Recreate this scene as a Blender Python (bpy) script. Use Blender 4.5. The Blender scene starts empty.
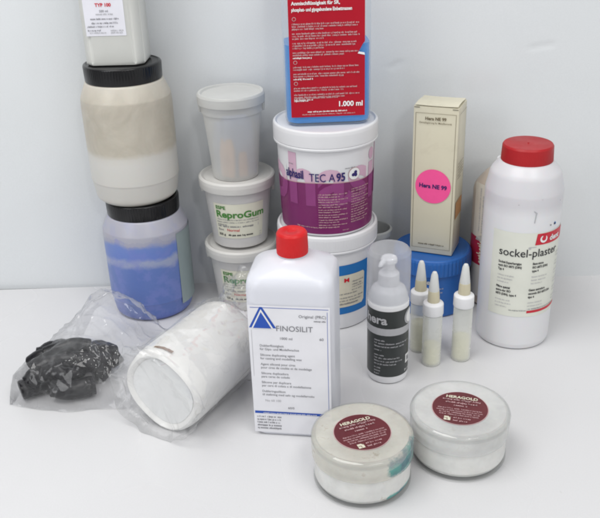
import bpy, bmesh, math, random
from math import sin, cos, pi, radians
from mathutils import Vector, Matrix, noise

sc = bpy.context.scene
COL = sc.collection
random.seed(7)

# ------------------------------------------------------------------ materials
def newmat(name):
    m = bpy.data.materials.new(name); m.use_nodes = True
    nt = m.node_tree; nt.nodes.clear()
    out = nt.nodes.new('ShaderNodeOutputMaterial')
    return m, nt, out

def N(nt, t, **kw):
    n = nt.nodes.new(t)
    for k, v in kw.items():
        if k in n.inputs: n.inputs[k].default_value = v
        else: setattr(n, k, v)
    return n

def ramp(nt, src, stops, interp='LINEAR'):
    r = nt.nodes.new('ShaderNodeValToRGB'); r.color_ramp.interpolation = interp
    e = r.color_ramp.elements
    while len(e) < len(stops): e.new(.5)
    for el, (p, c) in zip(e, stops):
        el.position = p; el.color = (*c, 1) if len(c) == 3 else c
    nt.links.new(src, r.inputs[0]); return r

def mixcol(nt, fac, a, b):
    m = nt.nodes.new('ShaderNodeMix'); m.data_type = 'RGBA'
    for i, v in ((0, fac), (6, a), (7, b)):
        if hasattr(v, 'links'): nt.links.new(v, m.inputs[i])
        else: m.inputs[i].default_value = v if i == 0 else (*v, 1)
    return m.outputs[2]

def mathn(nt, op, a, b=0, clamp=False):
    m = nt.nodes.new('ShaderNodeMath'); m.operation = op; m.use_clamp = clamp
    for i, v in ((0, a), (1, b)):
        if hasattr(v, 'links'): nt.links.new(v, m.inputs[i])
        else: m.inputs[i].default_value = v
    return m.outputs[0]

def objco(nt): return nt.nodes.new('ShaderNodeTexCoord').outputs['Object']

def noisetex(nt, scale, detail=3, rough=.5, dist=0, vec=None):
    n = N(nt, 'ShaderNodeTexNoise', Scale=scale, Detail=detail, Roughness=rough, Distortion=dist)
    nt.links.new(vec or objco(nt), n.inputs['Vector']); return n.outputs[0]

def plastic(name, col, rough=.35, sss=0., var=.06, bump=.0, bscale=60, scale=25, spec=.5, dirt=None, alpha=None, coat=0, facek=1.):
    """opaque or milky plastic; alpha<1 lets some of the contents show through the milky wall"""
    m, nt, out = newmat(name)
    p = N(nt, 'ShaderNodeBsdfPrincipled', Roughness=rough)
    p.inputs['Specular IOR Level'].default_value = spec
    nz = noisetex(nt, scale, 4)
    dark = tuple(c*(1-var) for c in col); lite = tuple(min(1, c*(1+var*.6)) for c in col)
    c = ramp(nt, nz, [(.3, dark), (.7, lite)]).outputs[0]
    if dirt:
        dcol, amt, dsc = dirt
        f = ramp(nt, noisetex(nt, dsc, 6, .65, .6), [(.60-amt*.2, (0,)*3), (.78-amt*.2, (amt,)*3)]).outputs[0]
        c = mixcol(nt, f, c, dcol)
    nt.links.new(c, p.inputs['Base Color'])
    r = ramp(nt, noisetex(nt, scale*3, 3), [(.3, (rough*.85,)*3), (.7, (min(1, rough*1.2),)*3)]).outputs[0]
    nt.links.new(r, p.inputs['Roughness'])
    if sss:
        p.inputs['Subsurface Weight'].default_value = sss
        p.inputs['Subsurface Radius'].default_value = (1, .95, .9)
        p.inputs['Subsurface Scale'].default_value = .006
    if coat: p.inputs['Coat Weight'].default_value = coat
    if bump:
        b = N(nt, 'ShaderNodeBump', Strength=bump, Distance=.001)
        nt.links.new(noisetex(nt, bscale, 3), b.inputs['Height'])
        nt.links.new(b.outputs[0], p.inputs['Normal'])
    sh = p.outputs[0]
    if alpha is not None:
        t = N(nt, 'ShaderNodeBsdfTransparent'); t.inputs[0].default_value = (.97, .97, .98, 1)
        lw = N(nt, 'ShaderNodeLayerWeight', Blend=.35)
        fac = mathn(nt, 'ADD', mathn(nt, 'MULTIPLY', lw.outputs['Facing'], (1-alpha)*facek), alpha, True)
        mx = nt.nodes.new('ShaderNodeMixShader')
        nt.links.new(fac, mx.inputs[0]); nt.links.new(t.outputs[0], mx.inputs[1]); nt.links.new(sh, mx.inputs[2])
        sh = mx.outputs[0]
    nt.links.new(sh, out.inputs[0])
    return m

def film(name, tint=(.95, .95, .96), base=.05, gloss=.07, rough=.12, bump=.6, scale=70, haze=.1, cap=.28):
    """thin clear film: see-through, with a glossy skin that is broken up by creases"""
    m, nt, out = newmat(name)
    t = N(nt, 'ShaderNodeBsdfTransparent'); t.inputs[0].default_value = (*tint, 1)
    g = N(nt, 'ShaderNodeBsdfGlossy', Roughness=rough)
    d = N(nt, 'ShaderNodeBsdfDiffuse'); d.inputs[0].default_value = (.85, .86, .88, 1)
    tr = N(nt, 'ShaderNodeBsdfTranslucent'); tr.inputs[0].default_value = (.85, .86, .88, 1)
    if bump:
        v = N(nt, 'ShaderNodeTexVoronoi', Scale=scale); v.feature = 'F1'
        w = nt.nodes.new('ShaderNodeVectorMath'); w.operation = 'MULTIPLY_ADD'
        nn = N(nt, 'ShaderNodeTexNoise', Scale=30, Detail=3)
        nt.links.new(objco(nt), nn.inputs['Vector'])
        nt.links.new(nn.outputs['Color'], w.inputs[0]); w.inputs[1].default_value = (.03, .03, .03)
        nt.links.new(objco(nt), w.inputs[2]); nt.links.new(w.outputs[0], v.inputs['Vector'])
        b = N(nt, 'ShaderNodeBump', Strength=bump, Distance=.004)
        nt.links.new(v.outputs['Distance'], b.inputs['Height'])
        for s in (g, d, tr): nt.links.new(b.outputs[0], s.inputs['Normal'])
    fr = N(nt, 'ShaderNodeFresnel', IOR=1.45)
    if bump: nt.links.new(b.outputs[0], fr.inputs['Normal'])
    fac = mathn(nt, 'ADD', mathn(nt, 'MINIMUM', mathn(nt, 'MULTIPLY', fr.outputs[0], .8), cap), gloss*.3, True)
    dm = nt.nodes.new('ShaderNodeMixShader'); dm.inputs[0].default_value = .5
    nt.links.new(d.outputs[0], dm.inputs[1]); nt.links.new(tr.outputs[0], dm.inputs[2])
    m1 = nt.nodes.new('ShaderNodeMixShader')
    hz = ramp(nt, noisetex(nt, 26, 4, .6, .5), [(.35, (haze*(.4 if bump else .95),)*3), (.7, (haze*(1.7 if bump else 1.05),)*3)]).outputs[0]
    if bump:  # whitened crease lines
        tot = hz
        for sc_, th, am in ((32, .022, .13), (70, .030, .12)):
            ve = N(nt, 'ShaderNodeTexVoronoi', Scale=sc_); ve.feature = 'DISTANCE_TO_EDGE'
            nt.links.new(w.outputs[0], ve.inputs['Vector'])
            ln = ramp(nt, ve.outputs['Distance'], [(0, (am,)*3), (th, (0,)*3)]).outputs[0]
            md = ramp(nt, noisetex(nt, sc_*.6, 2), [(.45, (0,)*3), (.65, (1,)*3)]).outputs[0]
            tot = mathn(nt, 'ADD', tot, mathn(nt, 'MULTIPLY', ln, md), True)
        hz = tot
    nt.links.new(hz, m1.inputs[0])
    nt.links.new(t.outputs[0], m1.inputs[1]); nt.links.new(dm.outputs[0], m1.inputs[2])
    m2 = nt.nodes.new('ShaderNodeMixShader'); nt.links.new(fac, m2.inputs[0])
    nt.links.new(m1.outputs[0], m2.inputs[1]); nt.links.new(g.outputs[0], m2.inputs[2])
    nt.links.new(m2.outputs[0], out.inputs[0]); return m

def ink(name, col, rough=.5, var=.04):
    return plastic(name, col, rough, var=var, scale=90, spec=.2)

INK = {k: ink('ink_'+k, c) for k, c in dict(
    white=(.80, .80, .80), black=(.03, .03, .035), grey=(.22, .22, .24), palegrey=(.45, .45, .47), green=(.07, .22, .05),
    red=(.58, .015, .03), blue=(.03, .09, .42), navy=(.035, .025, .14), pink=(.60, .40, .51), purplepale=(.26, .055, .19),
    rose=(.52, .33, .34), cream=(.66, .62, .50), magenta=(.90, .10, .32), cyanblue=(.02, .16, .45)).items()}

# ------------------------------------------------------------------ mesh helpers
def link(name, me, mats, parent=None, smooth=True, angle=35):
    if not isinstance(mats, (list, tuple)): mats = [mats]
    for m in mats: me.materials.append(m)
    if smooth:
        for p in me.polygons: p.use_smooth = True
        me.set_sharp_from_angle(angle=radians(angle))
    o = bpy.data.objects.new(name, me); COL.objects.link(o)
    if parent: o.parent = parent
    return o

def bm_link(name, bm, mats, parent=None, smooth=True, angle=35):
    me = bpy.data.meshes.new(name); bm.to_mesh(me); bm.free()
    return link(name, me, mats, parent, smooth, angle)

def thing(name, label, cat, loc, rz=0, group=None):
    o = bpy.data.objects.new(name, None); COL.objects.link(o)
    o.empty_display_size = .02
    o.location = loc; o.rotation_euler = (0, 0, rz); o['label'] = label; o['category'] = cat
    if group: o['group'] = group
    return o

def fillet(pts, n=5):
    """pts: (r, z[, radius]) -> rounded profile"""
    out = []
    for i, p in enumerate(pts):
        rad = p[2] if len(p) > 2 else 0
        if rad and 0 < i < len(pts)-1:
            a, b, c = Vector(pts[i-1][:2]), Vector(p[:2]), Vector(pts[i+1][:2])
            u, v = (a-b), (c-b)
            ang = u.angle(v)
            t = min(rad/math.tan(ang/2), u.length*.49, v.length*.49)
            p0, p1 = b+u.normalized()*t, b+v.normalized()*t
            for k in range(n+1):
                s = k/n
                q = p0*(1-s)**2 + b*2*s*(1-s) + p1*s*s
                out.append((q.x, q.y))
        else: out.append((p[0], p[1]))
    return out

def lathe_bm(prof, seg=96, bm=None, rib=0, nrib=0, ribz=None, off=(0, 0, 0), mat=0):
    bm = bm or bmesh.new(); rings = []
    for r, z in prof:
        if r < 1e-6: rings.append([bm.verts.new((off[0], off[1], off[2]+z))]); continue
        ring = []
        for k in range(seg):
            a = 2*pi*k/seg; rr = r
            if rib and (ribz is None or ribz[0] <= z <= ribz[1]):
                rr = r + rib*(abs(cos(a*nrib/2))-.5)
            ring.append(bm.verts.new((off[0]+rr*cos(a), off[1]+rr*sin(a), off[2]+z)))
        rings.append(ring)
    for a, b in zip(rings, rings[1:]):
        if len(a) == 1 and len(b) == 1: continue
        for k in range(seg):
            k2 = (k+1) % seg
            if len(a) == 1: f = bm.faces.new((a[0], b[k2], b[k]))
            elif len(b) == 1: f = bm.faces.new((a[k], a[k2], b[0]))
            else: f = bm.faces.new((a[k], a[k2], b[k2], b[k]))
            f.material_index = mat
    return bm

def lathe(name, prof, mat, parent, seg=96, **kw):
    ang = kw.pop('angle', 35)
    bm = lathe_bm(fillet(prof), seg, **kw)
    bmesh.ops.recalc_face_normals(bm, faces=bm.faces)
    return bm_link(name, bm, mat, parent, angle=ang)

def rrect(w, d, rc, n=6, chamfer=False):
    pts = []
    for cx, cy, a0 in ((w/2-rc, d/2-rc, 0), (-w/2+rc, d/2-rc, 90), (-w/2+rc, -d/2+rc, 180), (w/2-rc, -d/2+rc, 270)):
        for k in range(n+1):
            a = radians(a0 + 90*k/n); pts.append((cx+rc*cos(a), cy+rc*sin(a)))
    return pts

def loft_bm(secs, bm=None):
    """secs: list of (z, w, d, rc) ; closed with caps"""
    bm = bm or bmesh.new(); rings = []
    for s in secs:
        z, w, d, rc = s[:4]; n = s[4] if len(s) > 4 else 6
        rings.append([bm.verts.new((x, y, z)) for x, y in rrect(w, d, min(rc, w/2-1e-5, d/2-1e-5), n)])
    for a, b in zip(rings, rings[1:]):
        for k in range(len(a)):
            k2 = (k+1) % len(a); bm.faces.new((a[k], a[k2], b[k2], b[k]))
    bm.faces.new(rings[0][::-1]); bm.faces.new(rings[-1])
    return bm

# ------------------------------------------------------------------ printing on surfaces
_tc = {}
def glyphs(text, bold):
    key = (text, bold)
    if key not in _tc:
        cu = bpy.data.curves.new('t', 'FONT'); cu.body = text; cu.size = 1; cu.resolution_u = 3
        cu.offset = .030 if bold else .004
        ob = bpy.data.objects.new('t', cu); COL.objects.link(ob)
        dg = bpy.context.evaluated_depsgraph_get()
        me = bpy.data.meshes.new_from_object(ob.evaluated_get(dg))
        vs = [v.co.copy() for v in me.vertices]; fs = [tuple(p.vertices) for p in me.polygons]
        bpy.data.objects.remove(ob); bpy.data.curves.remove(cu); bpy.data.meshes.remove(me)
        _tc[key] = (vs, fs)
    return _tc[key]

class Flat:
    def __init__(s, o, right, up):
        s.o, s.r, s.u = Vector(o), Vector(right).normalized(), Vector(up).normalized(); s.n = s.r.cross(s.u)
    def __call__(s, u, v, h): return s.o + s.r*u + s.u*v + s.n*h
class Cyl:
    """wraps u around a lathe of radius r(z) about the z axis; u=0 at angle a0 measured from local -Y towards +X"""
    def __init__(s, rad, a0=0, z0=0): s.rad = rad; s.a0 = a0; s.z0 = z0
    def __call__(s, u, v, h):
        z = s.z0+v; r = s.rad(z) if callable(s.rad) else s.rad
        r0 = s.rad(s.z0) if callable(s.rad) else s.rad
        a = s.a0 + u/r0
        return Vector(((r+h)*sin(a), -(r+h)*cos(a), z))

class Print:
    def __init__(s, mp, rot=0):
        s.mp = mp; s.bm = bmesh.new(); s.mats = []; s.rot = rot
        s.rnd = random.Random(11)
    def mi(s, m):
        m = INK[m] if isinstance(m, str) else m
        if m not in s.mats: s.mats.append(m)
        return s.mats.index(m)
    def P(s, u, v, h):
        if s.rot:
            c, n = cos(s.rot), sin(s.rot); u, v = u*c-v*n, u*n+v*c
        return s.mp(u, v, h)
    def add(s, vs, fs, mat, h, step=.004):
        """vs 2D points; sliced so that it bends with the surface"""
        b = bmesh.new(); vv = [b.verts.new((x, y, 0)) for x, y in vs]
        for f in fs:
            try: b.faces.new([vv[i] for i in f])
            except ValueError: pass
        xs = [x for x, y in vs]
        if isinstance(s.mp, Cyl) and max(xs)-min(xs) > step:
            x = min(xs)+step
            while x < max(xs):
                bmesh.ops.bisect_plane(b, geom=b.verts[:]+b.edges[:]+b.faces[:], plane_co=(x, 0, 0), plane_no=(1, 0, 0)); x += step
        idx = s.mi(mat); mp = {}
        for v in b.verts: mp[v] = s.bm.verts.new(s.P(v.co.x, v.co.y, h))
        for f in b.faces:
            try: nf = s.bm.faces.new([mp[v] for v in f.verts]); nf.material_index = idx
            except ValueError: pass
        b.free()
    def text(s, t, u, v, size, mat='black', bold=False, align='l', xs=1, h=.0007):
        vs, fs = glyphs(t, bold)
        w = max(p.x for p in vs)*size*xs
        dx = {'l': 0, 'c': -w/2, 'r': -w}[align]
        s.add([(u+dx+p.x*size*xs, v+p.y*size) for p in vs], fs, mat, h); return w
    def rect(s, u0, v0, u1, v1, mat, h=.0003):
        s.add([(u0, v0), (u1, v0), (u1, v1), (u0, v1)], [(0, 1, 2, 3)], mat, h)
    def poly(s, pts, mat, h=.0003): s.add(pts, [tuple(range(len(pts)))], mat, h)
    def disc(s, u, v, r, mat, h=.0003, n=48):
        s.poly([(u+r*cos(2*pi*k/n), v+r*sin(2*pi*k/n)) for k in range(n)], mat, h)
    def frame(s, u0, v0, u1, v1, t, mat, h=.0003):
        s.rect(u0, v0, u1, v0+t, mat, h); s.rect(u0, v1-t, u1, v1, mat, h)
        s.rect(u0, v0+t, u0+t, v1-t, mat, h); s.rect(u1-t, v0+t, u1, v1-t, mat, h)
    def lines(s, u0, v0, width, size, n, mat='grey', lead=1.5, last=.6, h=.0007, align='l', dens=1):
        """rows of print too small to read: runs of letter-like strokes"""
        R = s.rnd
        for i in range(n):
            w = width*(last if i == n-1 else R.uniform(.92, 1))
            x = u0 if align == 'l' else u0-w/2; end = x+w
            v = v0 - i*size*lead
            vs, fs = [], []
            def q(a, b, c, d):
                k = len(vs); vs.extend([(a, b), (c, b), (c, d), (a, d)]); fs.append((k, k+1, k+2, k+3))
            while x < end:
                for _ in range(R.randint(3, 9)):
                    if x > end: break
                    xh = size*(.72 if R.random() < .25 else .5); lw = size*.13*dens; cw = size*R.uniform(.32, .46)
                    dn = -size*.2 if R.random() < .12 else 0
                    k = R.random()
                    q(x, v+dn, x+lw, v+xh)
                    if k < .7: q(x+cw-lw*1.2, v, x+cw-lw*.2, v+size*.5)
                    if k < .5: q(x+lw, v+size*.42, x+cw-lw*1.2, v+size*.5)
                    if .25 < k < .85: q(x+lw, v, x+cw-lw*1.2, v+size*.08)
                    x += cw+size*.06
                x += size*.3
            s.add(vs, fs, mat, h, step=1)
    def build(s, parent, name='lettering'):
        return bm_link(name, s.bm, s.mats, parent, smooth=False)

def patch(name, mp, u0, v0, u1, v1, mat, parent, h=.00015, nu=24, nv=2, rag=0, cut=None):
    bm = bmesh.new(); g = []
    for j in range(nv+1):
        row = []
        for i in range(nu+1):
            u = u0+(u1-u0)*i/nu; v = v0+(v1-v0)*j/nv
            if rag and j in (0, nv): v += random.uniform(-rag, rag)
            if rag and i in (0, nu): u += random.uniform(-rag, rag)
            if cut: u, v = cut(u, v)
            row.append(bm.verts.new(mp(u, v, h)))
        g.append(row)
    for j in range(nv):
        for i in range(nu): bm.faces.new((g[j][i], g[j][i+1], g[j+1][i+1], g[j+1][i]))
    return bm_link(name, bm, mat, parent)

# ------------------------------------------------------------------ shared materials
def paper(name, col, **k): return plastic(name, col, k.pop('rough', .45), var=k.pop('var', .05), scale=40, spec=.4, **k)

M_white = plastic('white_polyethylene', (.78, .78, .80), .38, sss=.2, var=.03)
M_milky = plastic('milky_polyethylene', (.72, .73, .77), .40, sss=.35, var=.04, bump=.05)
M_redcap = plastic('red_cap_plastic', (.60, .008, .010), .38, var=.15, spec=.4)
M_darkred = plastic('dull_red_cap_plastic', (.38, .008, .012), .42, var=.2, spec=.4)
M_blackcap = plastic('black_cap_plastic', (.005, .005, .006), .20, var=.3, spec=.4, dirt=((.05, .05, .05), .2, 40))

# =================================================================== SETTING
def build_setting():
    # white laminate worktop
    m, nt, out = newmat('white_laminate')
    p = N(nt, 'ShaderNodeBsdfPrincipled', Roughness=.28)
    p.inputs['Specular IOR Level'].default_value = .45
    c = ramp(nt, noisetex(nt, 5, 2, .5), [(.2, (.638, .636, .648)), (.8, (.680, .677, .690))]).outputs[0]
    gr = ramp(nt, noisetex(nt, 900, 2, .6), [(.25, (.955,)*3), (.75, (1.0,)*3)]).outputs[0]
    mg = nt.nodes.new('ShaderNodeMix'); mg.data_type = 'RGBA'; mg.blend_type = 'MULTIPLY'; mg.inputs[0].default_value = 1
    nt.links.new(c, mg.inputs[6]); nt.links.new(gr, mg.inputs[7]); c = mg.outputs[2]
    sp = ramp(nt, noisetex(nt, 210, 1, .5), [(.80, (0, 0, 0)), (.83, (.22,)*3)]).outputs[0]
    c = mixcol(nt, sp, c, (.42, .41, .39))
    nt.links.new(c, p.inputs['Base Color'])
    r = ramp(nt, noisetex(nt, 6, 2, .5), [(.0, (.18,)*3), (1, (.38,)*3)]).outputs[0]
    nt.links.new(r, p.inputs['Roughness'])
    nt.links.new(p.outputs[0], out.inputs[0])
    bm = bmesh.new()
    bmesh.ops.create_cube(bm, size=1)
    for v in bm.verts: v.co = Vector((v.co.x*2.4, v.co.y*1.25+.215, v.co.z*.04-.02))
    t = bm_link('tabletop', bm, m, None, smooth=False); t['kind'] = 'structure'
    # glossy white back panel
    m, nt, out = newmat('white_wall_panel')
    p = N(nt, 'ShaderNodeBsdfPrincipled', Roughness=.22)
    p.inputs['Specular IOR Level'].default_value = .5
    c = ramp(nt, noisetex(nt, 3.5, 4, .5), [(.2, (.69, .712, .725)), (.8, (.735, .758, .782))]).outputs[0]
    gr = ramp(nt, noisetex(nt, 800, 2, .6), [(.25, (.955,)*3), (.75, (1.0,)*3)]).outputs[0]
    mg = nt.nodes.new('ShaderNodeMix'); mg.data_type = 'RGBA'; mg.blend_type = 'MULTIPLY'; mg.inputs[0].default_value = 1
    nt.links.new(c, mg.inputs[6]); nt.links.new(gr, mg.inputs[7]); c = mg.outputs[2]
    sm = ramp(nt, noisetex(nt, 6, 4, .6, .6), [(.5, (0, 0, 0)), (.8, (.14,)*3)]).outputs[0]
    c = mixcol(nt, sm, c, (.55, .56, .57))
    nt.links.new(c, p.inputs['Base Color'])
    r = ramp(nt, noisetex(nt, 5, 3, .5), [(.3, (.11,)*3), (.7, (.20,)*3)]).outputs[0]
    nt.links.new(r, p.inputs['Roughness'])
    b = N(nt, 'ShaderNodeBump', Strength=.2, Distance=.004)
    nt.links.new(noisetex(nt, 5, 2), b.inputs['Height']); nt.links.new(b.outputs[0], p.inputs['Normal'])
    nt.links.new(p.outputs[0], out.inputs[0])
    # gently wavy sheet with two little dents that catch the added glint light
    bm = bmesh.new(); nx, nz = 800, 440; W, Hh = 2.0, 1.1
    g = []
    dents = ((.0995, .2415), (.106, .2455), (.2385, .2575), (.2475, .2590), (.256, .2600))
    for j in range(nz+1):
        row = []
        for i in range(nx+1):
            x = -W/2+W*i/nx; z = Hh*j/nz
            y = .0012*sin(x*7+1)+.001*sin(z*9+x*3)
            for dx, dz in dents:
                q = ((x-dx)/.0050)**2+((z-dz)/.0030)**2
                if q < 9: y += .0008*math.exp(-q)
            row.append(bm.verts.new((x, y, z)))
        g.append(row)
    for j in range(nz):
        for i in range(nx): bm.faces.new((g[j][i], g[j][i+1], g[j+1][i+1], g[j+1][i]))
    w = bm_link('wall', bm, m, None); w['kind'] = 'structure'
    w.location = (0, .8365, -.002); w.rotation_euler = (0, 0, math.atan2(.8219-.8448, .6793))
build_setting()

# =================================================================== TALL STACK ON THE LEFT
def jar_material(name, kind):
    m, nt, out = newmat(name)
    p = N(nt, 'ShaderNodeBsdfPrincipled', Roughness=.36)
    co = objco(nt)
    sx = nt.nodes.new('ShaderNodeSeparateXYZ'); nt.links.new(co, sx.inputs[0])
    wob = mathn(nt, 'MULTIPLY', mathn(nt, 'SUBTRACT', noisetex(nt, 38, 5, .6, .3), .5), .022 if kind == 'blue' else .008)
    z = mathn(nt, 'ADD', sx.outputs[2], wob)
    zn = mathn(nt, 'MULTIPLY', z, 1/.115, True)
    if kind == 'blue':
        base = ramp(nt, zn, [(0, (.09, .13, .42)), (.10, (.105, .17, .46)), (.45, (.12, .19, .47)), (.525, (.125, .195, .48)), (.57, (.30, .34, .51)), (.60, (.32, .36, .51)), (.64, (.13, .21, .54)), (.73, (.15, .23, .54)), (.775, (.34, .345, .44)), (.84, (.37, .37, .44)), (1, (.42, .42, .47))]).outputs[0]
        f = ramp(nt, noisetex(nt, 55, 5, .6), [(.5, (0,)*3), (.62, (.45,)*3)]).outputs[0]
        base = mixcol(nt, f, base, (.20, .235, .56))
        g = mathn(nt, 'GREATER_THAN', zn, .80)
        base = mixcol(nt, mathn(nt, 'MULTIPLY', g, .7), base, (.40, .40, .46))
    else:
        base = ramp(nt, zn, [(0, (.50, .48, .43)), (.06, (.58, .565, .53)), (.36, (.60, .59, .56)), (.41, (.585, .57, .53)), (.45, (.46, .425, .355)), (.80, (.43, .395, .33)), (.92, (.50, .465, .40)), (1, (.55, .52, .47))]).outputs[0]
        f = ramp(nt, noisetex(nt, 26, 7, .62, 2.6), [(.38, (0,)*3), (.66, (.55,)*3)]).outputs[0]
        up = mathn(nt, 'GREATER_THAN', zn, .42)
        base = mixcol(nt, mathn(nt, 'MULTIPLY', f, up), base, (.57, .53, .455))
    nt.links.new(base, p.inputs['Base Color'])
    p.inputs['Subsurface Weight'].default_value = .15
    p.inputs['Subsurface Scale'].default_value = .004
    b = N(nt, 'ShaderNodeBump', Strength=.06, Distance=.001)
    nt.links.new(noisetex(nt, 50, 3), b.inputs['Height']); nt.links.new(b.outputs[0], p.inputs['Normal'])
    nt.links.new(p.outputs[0], out.inputs[0])
    return m

def powder_jar(label, loc, kind, rz=0, k=1):
    t = thing('powder_jar', label, 'jar', loc, rz)
    R = .0440
    lathe('body', [(0, .0015), (.034, .0015, .001), (.036, 0, .001), (R-.0035, .0035, .006), (R-.0008, .020, .004), (R-.0002, .0215, .002), (R, .088, .02), (R-.0005, .097, .006), (.0375, .1105, .004), (.0350, .1120), (.0350, .118), (0, .118)],
          jar_material('powder_jar_'+kind, kind), t)
    for o_ in t.children: o_.scale = (1, 1, k)
    lidl = lathe('lid', [(.0345, .1115), (.0368, .1115, .0006), (.0371, .1270, .0016), (.0345, .1277, .001), (.0335, .1268, .0005), (0, .1268)], M_blackcap, t, seg=384, rib=.0004, nrib=84, ribz=(.1125, .1262), angle=50)
    lidl.location.z = .1115*(k-1)
    return t
blue_jar = powder_jar('round jar of blue powder with black lid, at the bottom of the left stack', (-.1595, .7945, 0), 'blue')
lab_mat = paper('grey_green_label', (.27, .33, .34), rough=.4)
patch('label', Cyl(.0441, radians(78), .014), -.020, 0, .022, .080, lab_mat, blue_jar, h=.0002, nu=20)
beige_jar = powder_jar('round jar of beige powder with black lid, standing on the blue powder jar', (-.1635, .7965, .1275), 'beige', 1.0, 1.07)

# square canister on top
def canister():
    t = thing('canister', 'milky octagonal bottle with white TYP 100 label, on the lid of the beige jar', 'bottle', (-.1665, .8005, .2623), radians(-2))
    w, d = .0565, .045
    def oct_(w, d, c): return [(w/2-c, -d/2), (w/2, -d/2+c), (w/2, d/2-c), (w/2-c, d/2), (-w/2+c, d/2), (-w/2, d/2-c), (-w/2, -d/2+c), (-w/2+c, -d/2)]
    bm = bmesh.new(); rings = []
    for z, k, c in ((.0012, .90, .006), (.0004, .95, .007), (.0015, .985, .0075), (.004, 1, .008), (.150, 1, .008), (.158, .93, .010), (.166, .70, .012), (.170, .46, .006), (.186, .45, .006)):
        rings.append([bm.verts.new((x*k if k < .9 else x*k, y*(k if k > .9 else min(1, k*1.15)), z)) for x, y in oct_(w, d, c)])
    for a, b in zip(rings, rings[1:]):
        for k in range(8): bm.faces.new((a[k], a[(k+1) % 8], b[(k+1) % 8], b[k]))
    bm.faces.new(rings[0][::-1]); bm.faces.new(rings[-1])
    ed = [e for e in bm.edges if abs(e.verts[0].co.z-e.verts[1].co.z) > .05]
    bmesh.ops.bevel(bm, geom=ed, offset=.0022, segments=4, affect='EDGES')
    bmesh.ops.recalc_face_normals(bm, faces=bm.faces)
    bm_link('body', bm, plastic('milky_canister', (.57, .575, .55), .38, sss=.3, var=.05, bump=.04), t, angle=50)
    lathe('cap', [(.0, .174), (.0145, .174, .0008), (.0145, .192, .0015), (0, .192)], M_white, t, rib=.0004, nrib=40, ribz=(.175, .190), seg=160)
    mp = Flat((-.0035, -d/2, 0), (1, 0, 0), (0, 0, 1))
    lb = patch('label', mp, -.0185, .028, .0185, .118, paper('typ_label_paper', (.74, .74, .80)), t, h=.0003, nu=4)
    p = Print(mp); z = .028
    p.text('TYP 100', 0, z+.0262, .0042, 'red', True, 'c')
    p.text('500 ml', 0, z+.0212, .0030, 'grey', False, 'c')
    p.lines(0, z+.0188, .0150, .0022, 1, 'palegrey', last=1, align='c')
    p.lines(0, z+.0145, .0260, .0024, 2, 'grey', last=.95, align='c')
    p.lines(-.0165, z+.0078, .024, .0022, 2, 'grey', last=.5)
    p.lines(-.0150, z+.0024, .015, .0020, 1, 'palegrey', last=1); p.lines(.0045, z+.0022, .012, .0022, 2, 'palegrey', lead=-.9, last=1)
    p.text('SILIKON', 0, z+.0330, .0042, 'red', True, 'c')
    p.lines(0, z+.046, .028, .003, 3, 'grey', align='c'); p.lines(0, z+.070, .03, .006, 1, 'blue', align='c', last=1)
    p.build(lb)
canister()

# =================================================================== TUBS OF IMPRESSION MATERIAL
M_tub = plastic('grey_white_tub', (.57, .56, .55), .42, sss=.15, var=.05, dirt=((.42, .38, .32), .3, 20))
M_tublid = plastic('grey_white_tub_lid', (.58, .57, .55), .40, sss=.15, var=.05, dirt=((.40, .37, .32), .4, 16))
M_repl = paper('cream_label_paper', (.66, .65, .54))
def repro_tub(label, loc, rz):
    t = thing('plastic_tub', label, 'tub', loc, rz, 'stacked ReproGum tubs')
    rad = lambda z: .0282+(.0345-.0282)*(z/.0630)
    lathe('body', [(0, .0015), (.0262, .0015), (.0268, 0, .0006), (.0282, .0012, .0012), (rad(.06), .0600), (.0362, .0602, .0006), (.0362, .0640), (.0345, .0640), (.0345, .0655), (0, .0655)], M_tub, t)
    lathe('lid', [(.0372, .0618), (.0385, .0618, .0005), (.0390, .0680, .0010), (.0388, .0716, .0012), (.0365, .0735, .0015), (.0350, .0722, .001), (.0335, .0712, .001), (.0300, .0712), (0, .0712)], M_tublid, t)
    # two small snap tabs under the rim
    for a in (radians(172), radians(5)):
        bm = loft_bm([(.053, .003, .007, .001), (.0618, .004, .008, .001)])
        o = bm_link('tab', bm, M_tublid, t); o.location = (.0362*cos(a), .0362*sin(a), 0); o.rotation_euler = (0, 0, a)
    mp = Cyl(rad, radians(3), .012)
    lb = patch('label', mp, -.0245, .0, .0250, .0385, M_repl, t, h=.0003, nu=30)
    p = Print(mp)
    p.text('ESPE', -.0220, .0325, .0052, 'green', True)
    p.text('ReproGum', -.0225, .0236, .0102, 'green', True, xs=1.04)
    p.lines(-.0222, .0205, .043, .0019, 3, 'grey', last=.25)
    p.lines(-.0222, .0128, .036, .0030, 1, 'grey', last=1)
    p.text('1', .018, .0125, .0045, 'palegrey')
    p.text('Base', -.0222, .0085, .0034, 'grey'); p.text('Normal', -.0125, .0082, .0042, 'red', xs=.95)
    p.text('325 g', -.0222, .0030, .0034, 'black', True); p.lines(-.0115, .0030, .024, .0030, 1, 'black', last=1, dens=1.3)
    p.lines(.0205, .004, .0025, .0018, 4, 'palegrey', last=1)
    p.build(lb)
    return t
repro_tub('lower ReproGum tub with cream label, bottom of its stack behind the wrapped bottle', (-.0610, .7985, 0), radians(4))
repro_tub('upper ReproGum tub with full cream label in view, standing under the empty cup', (-.0615, .7985, .0738), 0)

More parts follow.
